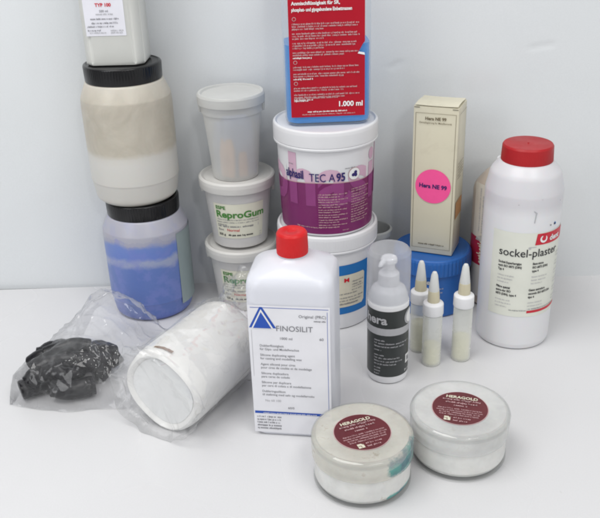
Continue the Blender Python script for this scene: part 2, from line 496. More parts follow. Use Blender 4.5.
def mixing_cup():
    t = thing('measuring_cup', 'tall frosted lidded cup with orange and blue contents on top of the tub stack', 'cup', (-.0620, .7965, .1452), radians(0))
    fr = plastic('frosted_cup_plastic', (.72, .72, .70), .40, var=.04, alpha=.34)
    rad = lambda z: .0228+(.0292-.0228)*z/.078
    lathe('body', [(0, .0012), (.0220, .0012), (.0222, 0, .0005), (.0229, .0010, .001), (rad(.066), .066), (.0300, .0665, .0006), (.0302, .077), (.0320, .078), (.0320, .080), (.0300, .0805), (.0296, .0790), (.0288, .066), (.0218, .0022), (0, .0022)], fr, t)
    fl = plastic('frosted_lid_plastic', (.64, .64, .62), .36, var=.04, alpha=.60)
    lathe('lid', [(.0318, .0755), (.0330, .0755, .0004), (.0333, .0835, .001), (.0318, .0860, .0012), (.0296, .0855, .001), (.0285, .0835, .001), (.020, .0828), (0, .0826)], fl, t)
    for a in (radians(176), radians(2)):
        bm = loft_bm([(.066, .0022, .006, .001), (.0758, .0034, .007, .001)])
        o = bm_link('tab', bm, fl, t); o.location = (.0312*cos(a), .0312*sin(a), 0); o.rotation_euler = (0, 0, a)
    # blurred contents: orange and blue packets standing inside
    cb = plastic('blue_packet', (.34, .42, .62), .6, var=.2, scale=60)
    co = plastic('orange_packet', (.90, .48, .24), .6, var=.25, scale=70)
    def packet(name, x, y, w, d, z0, h, rz, m):
        bm = loft_bm([(z0, w*.9, d*.9, .002), (z0+.002, w, d, .002), (z0+h*.7, w, d, .002), (z0+h, w*.8, d*.6, .002)])
        for v in bm.verts: v.co += Vector((noise.noise(v.co*90), noise.noise(v.co*90+Vector((3, 1, 2))), 0))*.0012
        o = bm_link(name, bm, m, t); o.location = (x, y, 0); o.rotation_euler = (0, 0, rz); return o
    packet('contents', .003, .000, .032, .028, .003, .056, .3, cb)
    packet('contents', -.006, -.0165, .015, .006, .004, .038, -.3, co)
    packet('contents', .009, -.0160, .009, .005, .004, .024, .5, co)
    packet('contents', -.013, .004, .012, .016, .003, .050, -.4, cb)
mixing_cup()

# =================================================================== CENTRE STACK OF BUCKETS
M_bucket = plastic('white_bucket_plastic', (.71, .71, .73), .34, sss=.12, var=.03)
def bucket(label, loc, rz, lidrib=False):
    t = thing('plastic_bucket', label, 'bucket', loc, rz)
    rad = lambda z: .0445+(.0470-.0445)*z/.085
    lathe('body', [(0, .0015), (.0425, .0015), (.0430, 0, .0008), (.0445, .0015, .0015), (rad(.085), .085), (.0488, .0855, .0005), (.0488, .0885), (.0470, .0885), (.0470, .092), (0, .092)], M_bucket, t)
    lathe('lid', [(.0490, .0868), (.0502, .0868, .0005), (.0503, .0885, .0004), (.0496, .0892, .0003), (.0503, .0900, .0006), (.0504, .1010, .0012), (.0500, .1045, .0018), (.0478, .1055, .0012), (.0470, .1042, .0008), (.0462, .1036), (0, .1036)], M_bucket, t,
          seg=360 if lidrib else 96, rib=.0004 if lidrib else 0, nrib=120, ribz=(.0901, .1015))
    return t, rad
tl = (.0287, .7692)
lb_, lrad = bucket('white bucket with blue framed label and ribbed lid, underneath the purple bucket', (tl[0], tl[1], 0), 0, True)
# blue framed label
mp = Cyl(lrad, radians(33), .018)
lab = patch('label', mp, -.030, 0, .017, .055, INK['cyanblue'], lb_, h=.0003, nu=30)
p = Print(mp)
p.poly([(-.0230, .008), (.0090, .008), (.0118, .011), (.0118, .0415), (.0100, .0440), (-.0230, .0440)], 'cream', h=.0006)
p.text('M', -.0125, .0362, .0062, 'red', True, h=.0009, xs=1.2)
for k, (vv, n) in enumerate(((.0350, 2), (.0290, 2), (.0225, 1), (.0180, 3), (.0110, 1))):
    p.lines(-.0040 if k < 2 else -.0215, vv, .0145 if k < 2 else .031, .0022, n, 'grey', last=.8, h=.0009)
p.build(lab)
mp = Cyl(lrad, radians(-50), .018)
lab = patch('label', mp, -.02, 0, .02, .055, INK['cyanblue'], lb_, h=.0003, nu=30)

tec, trad = bucket('white bucket with purple TEC A 95 label, standing on the blue labelled bucket', (tl[0], tl[1], .1040), 0)
def tec_label():
    purple = plastic('purple_print', (.175, .012, .108), .35, var=.08, scale=30)
    mp = Cyl(lambda z: trad(z), radians(4), .003)
    R0 = trad(.003)
    amax = radians(118)
    edge = lambda a: .0512+.0012*cos(3*a+.6)+.0015*max(0, a)
    bm = bmesh.new(); n = 120; lo, hi = [], []
    for i in range(n+1):
        a = -amax+2*amax*i/n
        lo.append(bm.verts.new(mp(a*R0, 0, .0002))); hi.append(bm.verts.new(mp(a*R0, edge(a), .0002)))
    for i in range(n): bm.faces.new((lo[i], lo[i+1], hi[i+1], hi[i]))
    lb = bm_link('label', bm, purple, tec)
    p = Print(mp)
    # oversized pale letters crossing the border: pale rose above, lighter purple below
    big = 'phasil'
    vs, fs = glyphs(big, True)
    size = .071; w = max(q.x for q in vs)*size; pts = [(q.x*size*.90-w*.45-.006, q.y*size+.0310) for q in vs]
    def clip(up, mat, h):
        b = bmesh.new(); vv = [b.verts.new((x, y, 0)) for x, y in pts]
        for f in fs:
            try: b.faces.new([vv[i] for i in f])
            except ValueError: pass
        bmesh.ops.triangulate(b, faces=b.faces)
        x = -w
        while x < w:
            bmesh.ops.bisect_plane(b, geom=b.verts[:]+b.edges[:]+b.faces[:], plane_co=(x, 0, 0), plane_no=(1, 0, 0)); x += .0025
        # cut strip by strip along the wavy border
        geom = b.faces[:]
        idx = p.mi(mat)
        for f in geom:
            poly = [(v.co.x, v.co.y) for v in f.verts]
            cxx = sum(q[0] for q in poly)/len(poly); e = edge(cxx/R0)+.0003
            outp = []
            for k in range(len(poly)):
                a, c = poly[k], poly[(k+1) % len(poly)]
                ina = (a[1] >= e) == up; inc = (c[1] >= e) == up
                if ina: outp.append(a)
                if ina != inc:
                    s_ = (e-a[1])/(c[1]-a[1]); outp.append((a[0]+(c[0]-a[0])*s_, e))
            if not up: outp = [q for q in outp]
            outp = [(q[0], min(q[1], .0800)) for q in outp]
            if len(outp) >= 3:
                try:
                    nf = p.bm.faces.new([p.bm.verts.new(p.P(q[0], q[1], h)) for q in outp]); nf.material_index = idx
                except ValueError: pass
        b.free()
    clip(True, 'pink', .0003); clip(False, 'purplepale', .0005)
    # thin silver line along the border
    for i in range(60):
        a0, a1 = -1.15+2.0*i/60, -1.15+2.0*(i+1)/60
        p.poly([(a0*R0, edge(a0)-.0002), (a1*R0, edge(a1)-.0002), (a1*R0, edge(a1)+.0005), (a0*R0, edge(a0)+.0005)], 'rose', .0006)
    p.rect(-.0475, .0535, -.0467, .0665, 'white', .0007)
    w = p.text('alphasil', -.0462, .0555, .0118, 'navy', True, xs=.60, h=.0009)
    w2 = p.text('TEC A', -.0205, .0540, .0112, 'navy', False, xs=.76, h=.0009)
    p.text('95', .0040, .0540, .0112, 'navy', True, xs=.76, h=.0009)
    p.disc(.0215, .0590, .0062, 'rose', .0007); p.disc(.0215, .0590, .0057, 'white', .0009)
    for u, v in ((.0202, .0582), (.0226, .0604), (.0228, .0577)): p.disc(u, v, .0017, 'navy', .0011, 16)
    p.lines(.012, .0650, .010, .0018, 1, 'grey', last=1); p.lines(-.042, .068, .005, .0018, 1, 'grey', last=1)
    for k in range(7):
        p.lines(-.0125, .0405-.0052*k, .0275, .0019, 2, 'rose', last=.7, h=.0009, lead=1.25, dens=1.3)
        p.lines(.0185, .0435-.0052*k, .0220, .0019, 2, 'rose', last=.75, h=.0009, lead=1.25, dens=1.3)
    p.lines(-.035, .0065, .026, .0018, 1, 'rose', last=1, h=.0009, dens=1.3)
    p.lines(.010, .003, .006, .0018, 1, 'rose', last=1, h=.0009)
    p.build(lb)
tec_label()

def blue_bottle():
    t = thing('chemical_bottle', 'clear bottle of blue liquid with a large red label, on top of the purple bucket', 'bottle', (.0305, .7690, .2082), radians(1.5))
    w, d = .0795, .049
    m, nt, out = newmat('clear_bluish_bottle')
    # slightly milky wall: mostly see-through
    body = plastic('clear_bottle_plastic', (.72, .82, .88), .22, var=.02, alpha=.05, facek=.45)
    secs = [(.0006, w*.86, d*.8, .010), (0, w*.90, d*.86, .011), (.0008, w*.95, d*.92, .012), (.003, w*.985, d*.975, .012), (.0065, w, d, .012), (.150, w, d, .012), (.160, w*.96, d*.95, .014), (.170, w*.8, d*.84, .016), (.177, w*.5, d*.66, .014), (.180, .030, .030, .0149), (.190, .030, .030, .0149)]
    bm_link('body', loft_bm(secs), body, t, angle=60)
    liq = plastic('blue_liquid', (.012, .235, .66), .15, var=.03, scale=12)
    k = .0012
    ls = [(.0018, w*.88, d*.82, .010), (.003, w*.955, d*.93, .011), (.0072, w-2*k, d-2*k, .0115), (.0735, w-2*k, d-2*k, .0115)]
    bm_link('liquid', loft_bm(ls), liq, t, angle=60)
    lathe('cap', [(.0, .182), (.0165, .182, .001), (.0165, .203, .0015), (0, .203)], M_white, t, rib=.0004, nrib=48, ribz=(.183, .201), seg=192)
    mp = Flat((-.0015, -d/2, 0), (1, 0, 0), (0, 0, 1))
    red = plastic('red_label_print', (.40, .004, .018), .5, spec=.25, var=.06)
    # label with a torn notch on its right edge
    bm = bmesh.new()
    u0, u1, v0, v1 = -.0330, .0345, .009, .150
    outl = [(u0, v0), (u1, v0), (u1, .0640), (u1-.0065, .0655), (u1-.0020, .0735), (u1, .0760), (u1, v1), (u0, v1)]
    bm.faces.new([bm.verts.new(mp(u, v, .0005)) for u, v in outl])
    lb = bm_link('label', bm, red, t, smooth=False)
    p = Print(mp)
    H_ = .0010
    p.poly([(u1, .0640), (u1-.0065, .0655), (u1-.0055, .0672), (u1-.0005, .0662)], 'white', H_)
    p.text('Anmischflüssigkeit für SR,', u0+.003, .1090, .0042, 'white', True, h=H_, xs=.98)
    p.text('phosphat- und gipsgebundene Einbettmassen', u0+.003, .1036, .0042, 'white', True, h=H_, xs=.70)
    y = .0962
    for tag, paras in (('D', (3, 3, 3, 2)), ('GB', (2, 2)), ('F', (2, 2))):
        p.disc(u0+.0050, y+.001, .0018, 'rose', H_, 16); p.disc(u0+.0050, y+.001, .0013, red, H_+.0002, 16); y -= .0040
        for n in paras:
            p.lines(u0+.003, y, .0610, .0022, n, 'rose', last=.45 if n > 2 else .75, h=H_, lead=1.0, dens=1.25); y -= n*.0022+.0017
        p.lines(u0+.003, y+.0014, .017, .0021, 1, 'white', last=1, h=H_, dens=1.8); y -= .0028
    p.lines(u0+.003, .0262, .040, .0019, 1, 'rose', last=1, h=H_, dens=1.4); p.lines(u0+.003, .0237, .013, .0019, 1, 'white', last=1, h=H_, dens=1.6)
    p.text('1.000 ml', u1-.002, .0182, .0066, 'white', True, 'r', h=H_)
    p.lines(.000, .0134, .036, .0019, 1, 'white', last=1, h=H_, align='c', dens=1.4); p.lines(.001, .0110, .048, .0018, 1, 'rose', last=1, h=H_, align='c')
    p.build(lb)
    bpy.data.materials.remove(m)
blue_bottle()

# =================================================================== WHITE BOTTLE WITH RED CAP (front)
def finosilit():
    t = thing('square_bottle', 'white square bottle with bright red cap and FINOSILIT label, in the front row', 'bottle', (-.0057, .5840, 0), radians(-8.5))
    w = .0690; d = .058
    secs = [(.0012, w*.80, d*.80, .010), (.0003, w*.88, d*.88, .011), (0, w*.92, d*.92, .011), (.0007, w*.965, d*.965, .011), (.003, w, d, .010),
            (.070, w*1.004, d*1.004, .010), (.1340, w, d, .010), (.1385, w*.992, d*.99, .011), (.1420, w*.965, d*.955, .012), (.1450, w*.90, d*.89, .014), (.1490, w*.72, d*.74, .018), (.1525, w*.52, d*.58, .016), (.1540, .0235, .0235, .0117), (.1600, .0225, .0225, .0112)]
    bm_link('body', loft_bm([(*s, 8) for s in secs]), plastic('milky_white_bottle', (.67, .68, .735), .36, sss=.4, var=.025, bump=.04), t, angle=70)
    lathe('cap', [(.0105, .1555), (.0122, .1555, .0005), (.0123, .1600, .0002), (.0121, .1720, .0014), (.0108, .1738, .0008), (.004, .1740), (.0032, .1733, .0003), (0, .1733)], M_redcap, t, rib=.0003, nrib=60, ribz=(.1558, .1712), seg=240, angle=50)
    mp = Flat((-.0005, -d/2, 0), (1, 0, 0), (0, 0, 1))
    u0, u1, v0, v1 = -.0318, .0322, .0035, .1235
    lb = patch('label', mp, u0, v0, u1, v1, paper('white_label_paper', (.76, .76, .80)), t, h=.0004, nu=6)
    p = Print(mp)
    p.rect(u0+.0020, v1-.0022, u1-.001, v1-.0018, 'blue', .0006)
    p.rect(u0+.0020, v1-.0650, u0+.0023, v1-.0220, 'palegrey', .0006); p.rect(u1-.0022, v0+.020, u1-.0019, v1-.004, 'blue', .0006)
    # triangular mark: solid triangle inside a triangular outline
    a = (u0+.0105, v1-.0015)
    p.poly([(u0+.0005, v1-.0200), (u0+.0095, v1-.0015), (u0+.0115, v1-.0015), (u0+.0220, v1-.0200)], 'blue', .0006)
    p.poly([(u0+.0025, v1-.0200), (u0+.0103, v1-.0035), (u0+.0107, v1-.0035), (u0+.0196, v1-.0200)], 'white', .0008)
    p.poly([(u0+.0038, v1-.0200), (u0+.0105, v1-.0058), (u0+.0182, v1-.0200)], 'blue', .0010)
    p.text('FINOSILIT', u0+.0215, v1-.0222, .0068, 'grey', False, xs=.98)
    p.text('Original (PRC)', u1-.003, v1-.0098, .0036, 'grey', align='r'); p.lines(u1-.0125, v1-.0130, .0090, .0020, 1, 'grey', last=1)
    p.text('1000 ml', u0+.0240, v1-.0300, .0032, 'grey'); p.text('60', u1-.0085, v1-.0295, .0034, 'grey')
    y = v1-.0370
    for a_, b_ in (('Dublierflüssigkeit', 'für Gips- und Modellwachse'), ('Silicone duplicating agent', 'for casting and modelling wax'), ('Agent siliconé pour cires', 'pour cires de coulée et de modelage'), ('Silicona duplicadora', 'para ceras de colado'), ('Silicone per duplicare', 'per cere di colata e di modellazione'), ('Dubleringssilikon', 'til støbning med sølv og modellervoks')):
        p.text(a_, u0+.0080, y, .0030, 'grey', xs=.92); p.text(b_, u0+.0080, y-.0032, .0030, 'grey', xs=.92); y -= .0086
    p.text('No 60 100', u0+.0100, y-.0005, .0030, 'palegrey')
    p.frame(u0+.0225, y-.0075, u0+.0260, y-.0040, .0003, 'grey'); p.text('60/0', u0+.0285, y-.0070, .0030, 'grey')
    p.rect(u0+.001, v0+.0188, u1-.0012, v0+.0212, 'blue', .0006); p.poly([(u1-.010, v0+.0188), (u1-.007, v0+.0172), (u1-.0012, v0+.0205), (u1-.0012, v0+.0212)], 'blue', .00065)
    p.lines(u0+.008, v0+.0192, .044, .0016, 1, 'white', last=1, h=.0009)
    p.lines(u0+.0025, v0+.0150, .020, .0024, 5, 'grey', last=.95, lead=1.2, dens=1.2)
    p.build(lb)
finosilit()

# =================================================================== PUMP BOTTLE
def pump_bottle():
    t = thing('pump_bottle', 'small white pump bottle with black hera label under a clear cap', 'bottle', (.0770, .6435, 0), radians(6))
    R = .0184
    lathe('body', [(0, .001), (.0155, .001), (.016, 0, .0006), (R-.0006, .0015, .002), (R, .006, .002), (R, .0795, .003), (R-.0012, .0808, .001), (R-.0014, .0840, .004), (.0150, .0905, .006), (.0085, .0950, .002), (.0075, .0985), (.0, .0985)], M_white, t)
    lathe('pump_collar', [(.0078, .0945), (.0092, .0945, .0005), (.0090, .1050, .001), (.0062, .1065, .001), (.0058, .1085), (0, .1085)], M_white, t, rib=.0004, nrib=28, ribz=(.0950, .1045), seg=112)
    # pump head with a short spout
    bm = lathe_bm(fillet([(.0048, .1075), (.0052, .1085), (.0052, .1145, .0008), (.0072, .1155, .0006), (.0070, .1190, .0012), (.0055, .1205, .001), (0, .1205)]), 48)
    spout = bmesh.new(); rings = []
    for k, (x, z, r) in enumerate(((.004, .1178, .0026), (.009, .1180, .0024), (.0115, .1172, .0022), (.0122, .1155, .0019))):
        rings.append([bm.verts.new((x+(r*sin(2*pi*j/16) if k > 2 else 0), r*cos(2*pi*j/16), z+(r*sin(2*pi*j/16) if k < 3 else 0))) for j in range(16)])
    spout.free()
    for a, b in zip(rings, rings[1:]):
        for j in range(16): bm.faces.new((a[j], a[(j+1) % 16], b[(j+1) % 16], b[j]))
    bm.faces.new(rings[-1])
    bmesh.ops.recalc_face_normals(bm, faces=bm.faces)
    o = bm_link('pump_head', bm, M_white, t); o.rotation_euler = (0, 0, radians(-140))
    clear = film('clear_cap_plastic', (.93, .94, .96), gloss=.03, rough=.1, bump=0, haze=.33)
    lathe('cap', [(R+.0002, .0810), (R+.0004, .0812), (.0190, .1255, .003), (.0165, .1290, .0015), (0, .1293)], clear, t)
    blk = plastic('black_label_print', (.035, .04, .04), .35, var=.1)
    mp = Cyl(R, 0, .0085)
    lb = patch('label', mp, -.046, 0, .046, .0670, blk, t, h=.0002, nu=60)
    p = Print(mp)
    p.rect(-.046, .0430, .046, .0500, INK['palegrey'], .0005)
    p.text('hera', -.0262, .0545, .0118, 'palegrey', True, xs=1)
    # pale round picture at the right of the name
    p.disc(.0195, .0580, .0078, 'palegrey', .0005); p.disc(.0202, .0582, .0066, 'white', .0008)
    for k, (v, w, n) in enumerate(((.0370, .012, 1), (.0340, .036, 2), (.0270, .009, 1), (.0218, .011, 1), (.0188, .026, 3), (.0085, .006, 3))):
        p.lines(-.0165, v, w, .0021, n, 'palegrey', last=.8, h=.0005, dens=1.2)
    p.rect(.0142, .0105, .0215, .0195, 'white', .0005); p.rect(.0160, .0125, .0197, .0175, 'palegrey', .0008)
    p.rect(.0172, .0135, .0185, .0165, 'grey', .0010)
    p.lines(.0135, .0030, .009, .0028, 1, 'white', last=1, h=.0005, dens=1.6)
    p.build(lb)
pump_bottle()

# =================================================================== DROPPER BOTTLES
M_drop = plastic('cloudy_vial', (.84, .85, .80), .28, var=.04, alpha=.40)
M_dropliq = plastic('yellowish_liquid', (.90, .87, .60), .3, var=.10, scale=70)
M_noz = plastic('yellowed_nozzle', (.60, .55, .40), .35, var=.12, sss=.1)
M_tip = plastic('white_tip', (.63, .64, .63), .35, var=.03, sss=.2)
def dropper(label, loc, H_, rz, fill):
    t = thing('dropper_bottle', label, 'bottle', loc, rz, 'small dropper bottles with white collars')
    R = .0088; s = H_
    lathe('body', [(0, .0008), (.0075, .0008), (.0078, 0, .0005), (R, .0012, .0015), (R, s, .003), (R-.002, s+.003, .001), (0, s+.003)], M_drop, t, seg=64)
    lathe('liquid', [(0, .0015), (R-.0012, .0018, .001), (R-.0010, fill), (0, fill)], M_dropliq, t, seg=48)
    lathe('collar', [(R-.001, s+.0005), (R+.0006, s+.0005, .0006), (R+.0005, s+.0115, .0018), (.0055, s+.0130, .0008), (.005, s+.0130)], M_white, t, seg=96, rib=.0002, nrib=48, ribz=(s+.001, s+.010))
    lathe('nozzle', [(.0056, s+.0125), (.0056, s+.0135), (.0050, s+.0235, .0005), (.0046, s+.0245)], M_noz, t, seg=48)
    lathe('tip', [(.0048, s+.0238), (.0048, s+.0250), (.0030, s+.0395), (.0018, s+.0425, .0008), (0, s+.0430)], M_tip, t, seg=48)
dropper('dropper bottle beside the pump bottle, furthest back of the three', (.1120, .6850, 0), .0520, .2, .030)
dropper('dropper bottle with stained collar in front of the blue tub, middle of the three', (.1200, .6600, 0), .0530, 1.0, .020)
dropper('dropper bottle with dark nozzle standing apart near the tall red-capped bottle', (.1490, .6665, 0), .0565, 2.0, .024)

# =================================================================== BLUE TUB AND CARTON
M_blue = plastic('blue_tub_plastic', (.02, .125, .43), .36, var=.08)
bt = thing('screw_tub', 'low royal blue tub with ribbed screw lid, under the cream carton', 'tub', (.1380, .7795, 0), 0)
lathe('body', [(0, .001), (.0350, .001), (.0355, 0, .001), (.0372, .002, .002), (.0378, .047, .001), (.0370, .050), (0, .050)], M_blue, bt)
lathe('lid', [(.0384, .0480), (.0404, .0480, .0006), (.0404, .0500), (.0400, .0620, .001), (.0392, .0648, .0015), (.0375, .0660, .001), (.0360, .0652, .0008), (0, .0650)], M_blue, bt, seg=448, rib=.0007, nrib=56, ribz=(.0490, .0625), angle=50)
p = Print(Cyl(.0379, radians(-4), .0))
p.text('hera', -.012, .0395, .0075, 'palegrey', True, h=.0006); p.lines(-.010, .0340, .020, .0022, 3, 'palegrey', last=.8, lead=2, h=.0006)
p.build(bt)

def carton():
    t = thing('carton', 'tall cream carton with round pink sticker standing on the blue tub', 'box', (.1395, .7760, .0662), radians(-23))
    w, d, h = .0435, .0345, .1520
    card = plastic('cream_card', (.66, .62, .48), .38, var=.05, scale=18, dirt=((.42, .37, .26), .3, 30))
    bm = loft_bm([(.0, w-.0006, d-.0006, .0006, 2), (.0006, w, d, .0008, 2), (h*.5, w+.0004, d+.0006, .0008, 2), (h-.0005, w, d, .0008, 2)])
    bm_link('body', bm, card, t, angle=40)
    # tuck flap on top, a little lifted, with dark gaps at the corners
    bm = bmesh.new(); g = []
    for j in range(7):
        y = -d/2+.0004+(d-.0006)*j/6
        g.append([bm.verts.new((x*(w/2-.0012), y, h+.0002+.0016*sin(pi*min(1, j/5))*.5+.0008*x*x*.5)) for x in (-1, -.5, 0, .5, 1)])
    for j in range(6):
        for i in range(4): bm.faces.new((g[j][i], g[j][i+1], g[j+1][i+1], g[j+1][i]))
    r = bmesh.ops.extrude_face_region(bm, geom=bm.faces[:])
    for v in r['geom']:
        if isinstance(v, bmesh.types.BMVert): v.co.z += .0005
    bm_link('flap', bm, card, t)
    dk = ink('card_gap', (.10, .09, .07))
    p = Print(Flat((0, -d/2, 0), (1, 0, 0), (0, 0, 1)))
    br = ink('brown_ink', (.16, .13, .08))
    p.frame(-w/2+.0022, .0055, w/2-.0022, h-.0065, .0003, br, .0007)
    p.text('Hera NE 99', 0, h-.0130, .0042, br, True, 'c', h=.0009)
    p.text('Dentallegierung für Metallkeramik', 0, h-.0165, .0024, br, False, 'c', xs=.95, h=.0009)
    p.lines(0, .0095, .026, .0021, 1, br, last=1, align='c', h=.0009, dens=1.5)
    p.rect(-w/2+.0006, h-.0016, -w/2+.0060, h-.0010, dk, .0006); p.rect(w/2-.0060, h-.0020, w/2-.0006, h-.0014, dk, .0006)
    p.build(t)
    st = Print(Flat((.0000, -d/2, .0725), (1, 0, 0), (0, 0, 1)))
    st.disc(0, 0, .0176, INK['magenta'], .0009)
    sk = st.build(t, 'sticker')
    p = Print(Flat((.0000, -d/2, .0725), (1, 0, 0), (0, 0, 1)), radians(-2))
    p.text('Hera NE 99', 0, -.0018, .0060, 'navy', True, 'c', h=.0013, xs=.95); p.build(sk)
    # side face print
    p = Print(Flat((w/2, 0, 0), (0, 1, 0), (0, 0, 1)))
    p.frame(-d/2+.002, .0055, d/2-.002, h-.0065, .0003, br, .0007)
    p.rect(-d/2+.004, .038, d/2-.004, .056, ink('orange_ink', (.52, .27, .12)), .0007)
    p.lines(-d/2+.005, .095, .022, .002, 6, br, h=.0009)
    p.build(t)
carton()

# =================================================================== BOTTLE HALF HIDDEN BEHIND THE TALL RED CAPPED ONE
def esthetic():
    t = thing('resin_bottle', 'beige bottle with red sideways label, half hidden behind the tall white bottle', 'bottle', (.2115, .7850, 0), 0)
    R = .0325
    body = plastic('beige_bottle', (.50, .42, .35), .32, var=.05)
    lathe('body', [(0, .001), (.027, .001), (.0285, 0, .001), (R, .003, .003), (R, .128, .016), (.0200, .1440, .010), (.0090, .1460, .002), (.0085, .150), (0, .150)], body, t)
    lathe('cap', [(.0095, .1465), (.0115, .1465, .0005), (.0112, .157, .001), (0, .158)], M_white, t, rib=.0003, nrib=30, ribz=(.147, .156), seg=120)
    mp = Cyl(R, radians(-46), .012)
    wp = paper('ivory_label_paper', (.68, .64, .57))
    lb = patch('label', mp, -.0185, 0, .040, .124, wp, t, h=.0003, nu=24)
    p = Print(mp)
    p.rect(-.0235, .036, .040, .066, plastic('label_red', (.40, .02, .05), .35), .0006)
    # word running up the bottle
    q = Print(mp, radians(90))
    q.text('esthetic', .0380, -.0015, .0150, 'cream', True, h=.0010, xs=.55)
    q.lines(.072, .0080, .050, .0025, 2, 'palegrey', h=.0006, last=.8)
    p.build(lb); q.build(lb)
    # torn corner of the label, lifting away
    bm = bmesh.new()
    pts = [(-.0120, .063, .0010), (-.004, .0625, .0008), (.003, .0665, .0010), (.006, .0730, .0035), (-.001, .0715, .0040), (-.007, .0690, .0045)]
    bm.faces.new([bm.verts.new(mp(*q_)) for q_ in pts])
    bm_link('label_flap', bm, wp, lb, smooth=False)
esthetic()

# =================================================================== TALL WHITE BOTTLE WITH DULL RED CAP
def sockel():
    t = thing('powder_bottle', 'tall white round bottle with dull red cap and sockel-plaster label, at the right', 'bottle', (.2080, .7105, 0), radians(0))
    R = .0350
    m, nt, out = newmat('white_bottle_part_filled')
    pb = N(nt, 'ShaderNodeBsdfPrincipled', Roughness=.36)
    sx = nt.nodes.new('ShaderNodeSeparateXYZ'); nt.links.new(objco(nt), sx.inputs[0])
    z = mathn(nt, 'ADD', sx.outputs[2], mathn(nt, 'MULTIPLY', mathn(nt, 'SUBTRACT', noisetex(nt, 18, 4), .5), .012))
    zn = mathn(nt, 'MULTIPLY', z, 5)
    c = ramp(nt, zn, [(0, (.72, .72, .74)), (.68, (.72, .72, .74)), (.73, (.62, .61, .64)), (1, (.66, .655, .68))]).outputs[0]
    nt.links.new(c, pb.inputs['Base Color'])
    pb.inputs['Subsurface Weight'].default_value = .2; pb.inputs['Subsurface Scale'].default_value = .005
    nt.links.new(pb.outputs[0], out.inputs[0])
    lathe('body', [(0, .0015), (.031, .0015), (.0315, 0, .001), (R-.001, .0015, .002), (R, .006, .003), (R+.0002, .155, .012), (R-.0035, .172, .012), (.0245, .1805, .003), (.0220, .1815), (.0220, .185), (0, .185)], m, t)
    lathe('cap', [(.0215, .1808), (.0230, .1808, .0005), (.0230, .1830), (.0226, .1945, .0010), (.0215, .1962, .0008), (.0195, .1963), (.0, .1960)], M_darkred, t, rib=.00025, nrib=90, ribz=(.1812, .1940), seg=360, angle=50)
    bm = lathe_bm(fillet([(.0008, .196), (.0007, .1966), (0, .1966)]), 12); bm_link('cap_nub', bm, M_darkred, t)
    mp = Cyl(R+.0001, radians(-10), .037)
    lb = patch('label', mp, -.0290, 0, .050, .0860, paper('clear_cream_label', (.70, .71, .64), var=.04), t, h=.0002, nu=40)
    p = Print(mp)
    p.text('sockel-plaster', -.0215, .0625, .0112, 'black', False, xs=.93)
    rd = plastic('label_red_block', (.55, .01, .03), .35)
    p.poly([(.0105, .0740), (.050, .0740), (.050, .0850), (.0120, .0850)], rd, .0005)
    # round hook mark and name
    p.disc(.0185, .0795, .0037, 'white', .0007, 24); p.disc(.0185, .0800, .0021, rd, .0009, 20); p.rect(.0172, .0800, .0205, .0835, rd, .0009)
    p.text('dent', .0250, .0768, .0075, 'white', True, h=.0008)
    p.disc(.0060, .0712, .0012, 'palegrey', .0005, 12); p.rect(.0060, .0718, .012, .0724, 'palegrey', .0005)
    for u, v, ttl in ((-.0210, .0545, ('Sockel-Superhartgips', 'nach ISO 6873 (DIN)', 'Typ 4')), (.0100, .0545, ('Base stone', 'ISO 6873 (DIN)', 'type 4')), (-.0215, .0290, ('Plâtre spécial', 'extra-dur ISO', '6873 (DIN), type 4')), (.0085, .0275, ('Gesso extraduro', 'secondo ISO 6873 DIN', 'tipo 4'))):
        for k, s_ in enumerate(ttl): p.text(s_, u, v-.0037*k, .0031, 'black', True, xs=.80)
        p.lines(u, v-.0130, .016, .0020, 3, 'palegrey', last=.7, lead=1.7, dens=.9)
    p.rect(.0085, .0040, .050, .0066, rd, .0005); p.lines(-.008, .0064, .016, .0018, 1, 'grey', last=1); p.lines(.0098, .0078, .03, .0018, 1, 'grey', last=1)
    for k in range(6): p.lines(.038, .060-.009*k, .011, .0022, 2, 'palegrey')
    p.build(lb)
    # scuffs above the label
    q = Print(Cyl(R+.0001, radians(8), 0))
    q.poly([(-.0035, .1330), (-.0026, .1325), (-.0018, .1400), (-.0012, .1425), (-.0040, .1445), (-.0048, .1440), (-.0026, .1420), (-.0027, .1400)], 'palegrey', .0004)
    for k, (u, v, r, mm) in enumerate(((.0140, .1285, .0008, 'grey'), (.0195, .1290, .0014, 'cyanblue'), (.0190, .1288, .0009, 'black'), (.024, .150, .0004, 'grey'), (-.018, .150, .0005, 'palegrey'), (.002, .155, .0004, 'palegrey'))): q.disc(u, v, r, mm, .0004+.0001*k, 10)
    q.build(t, 'scuff_mark')
sockel()

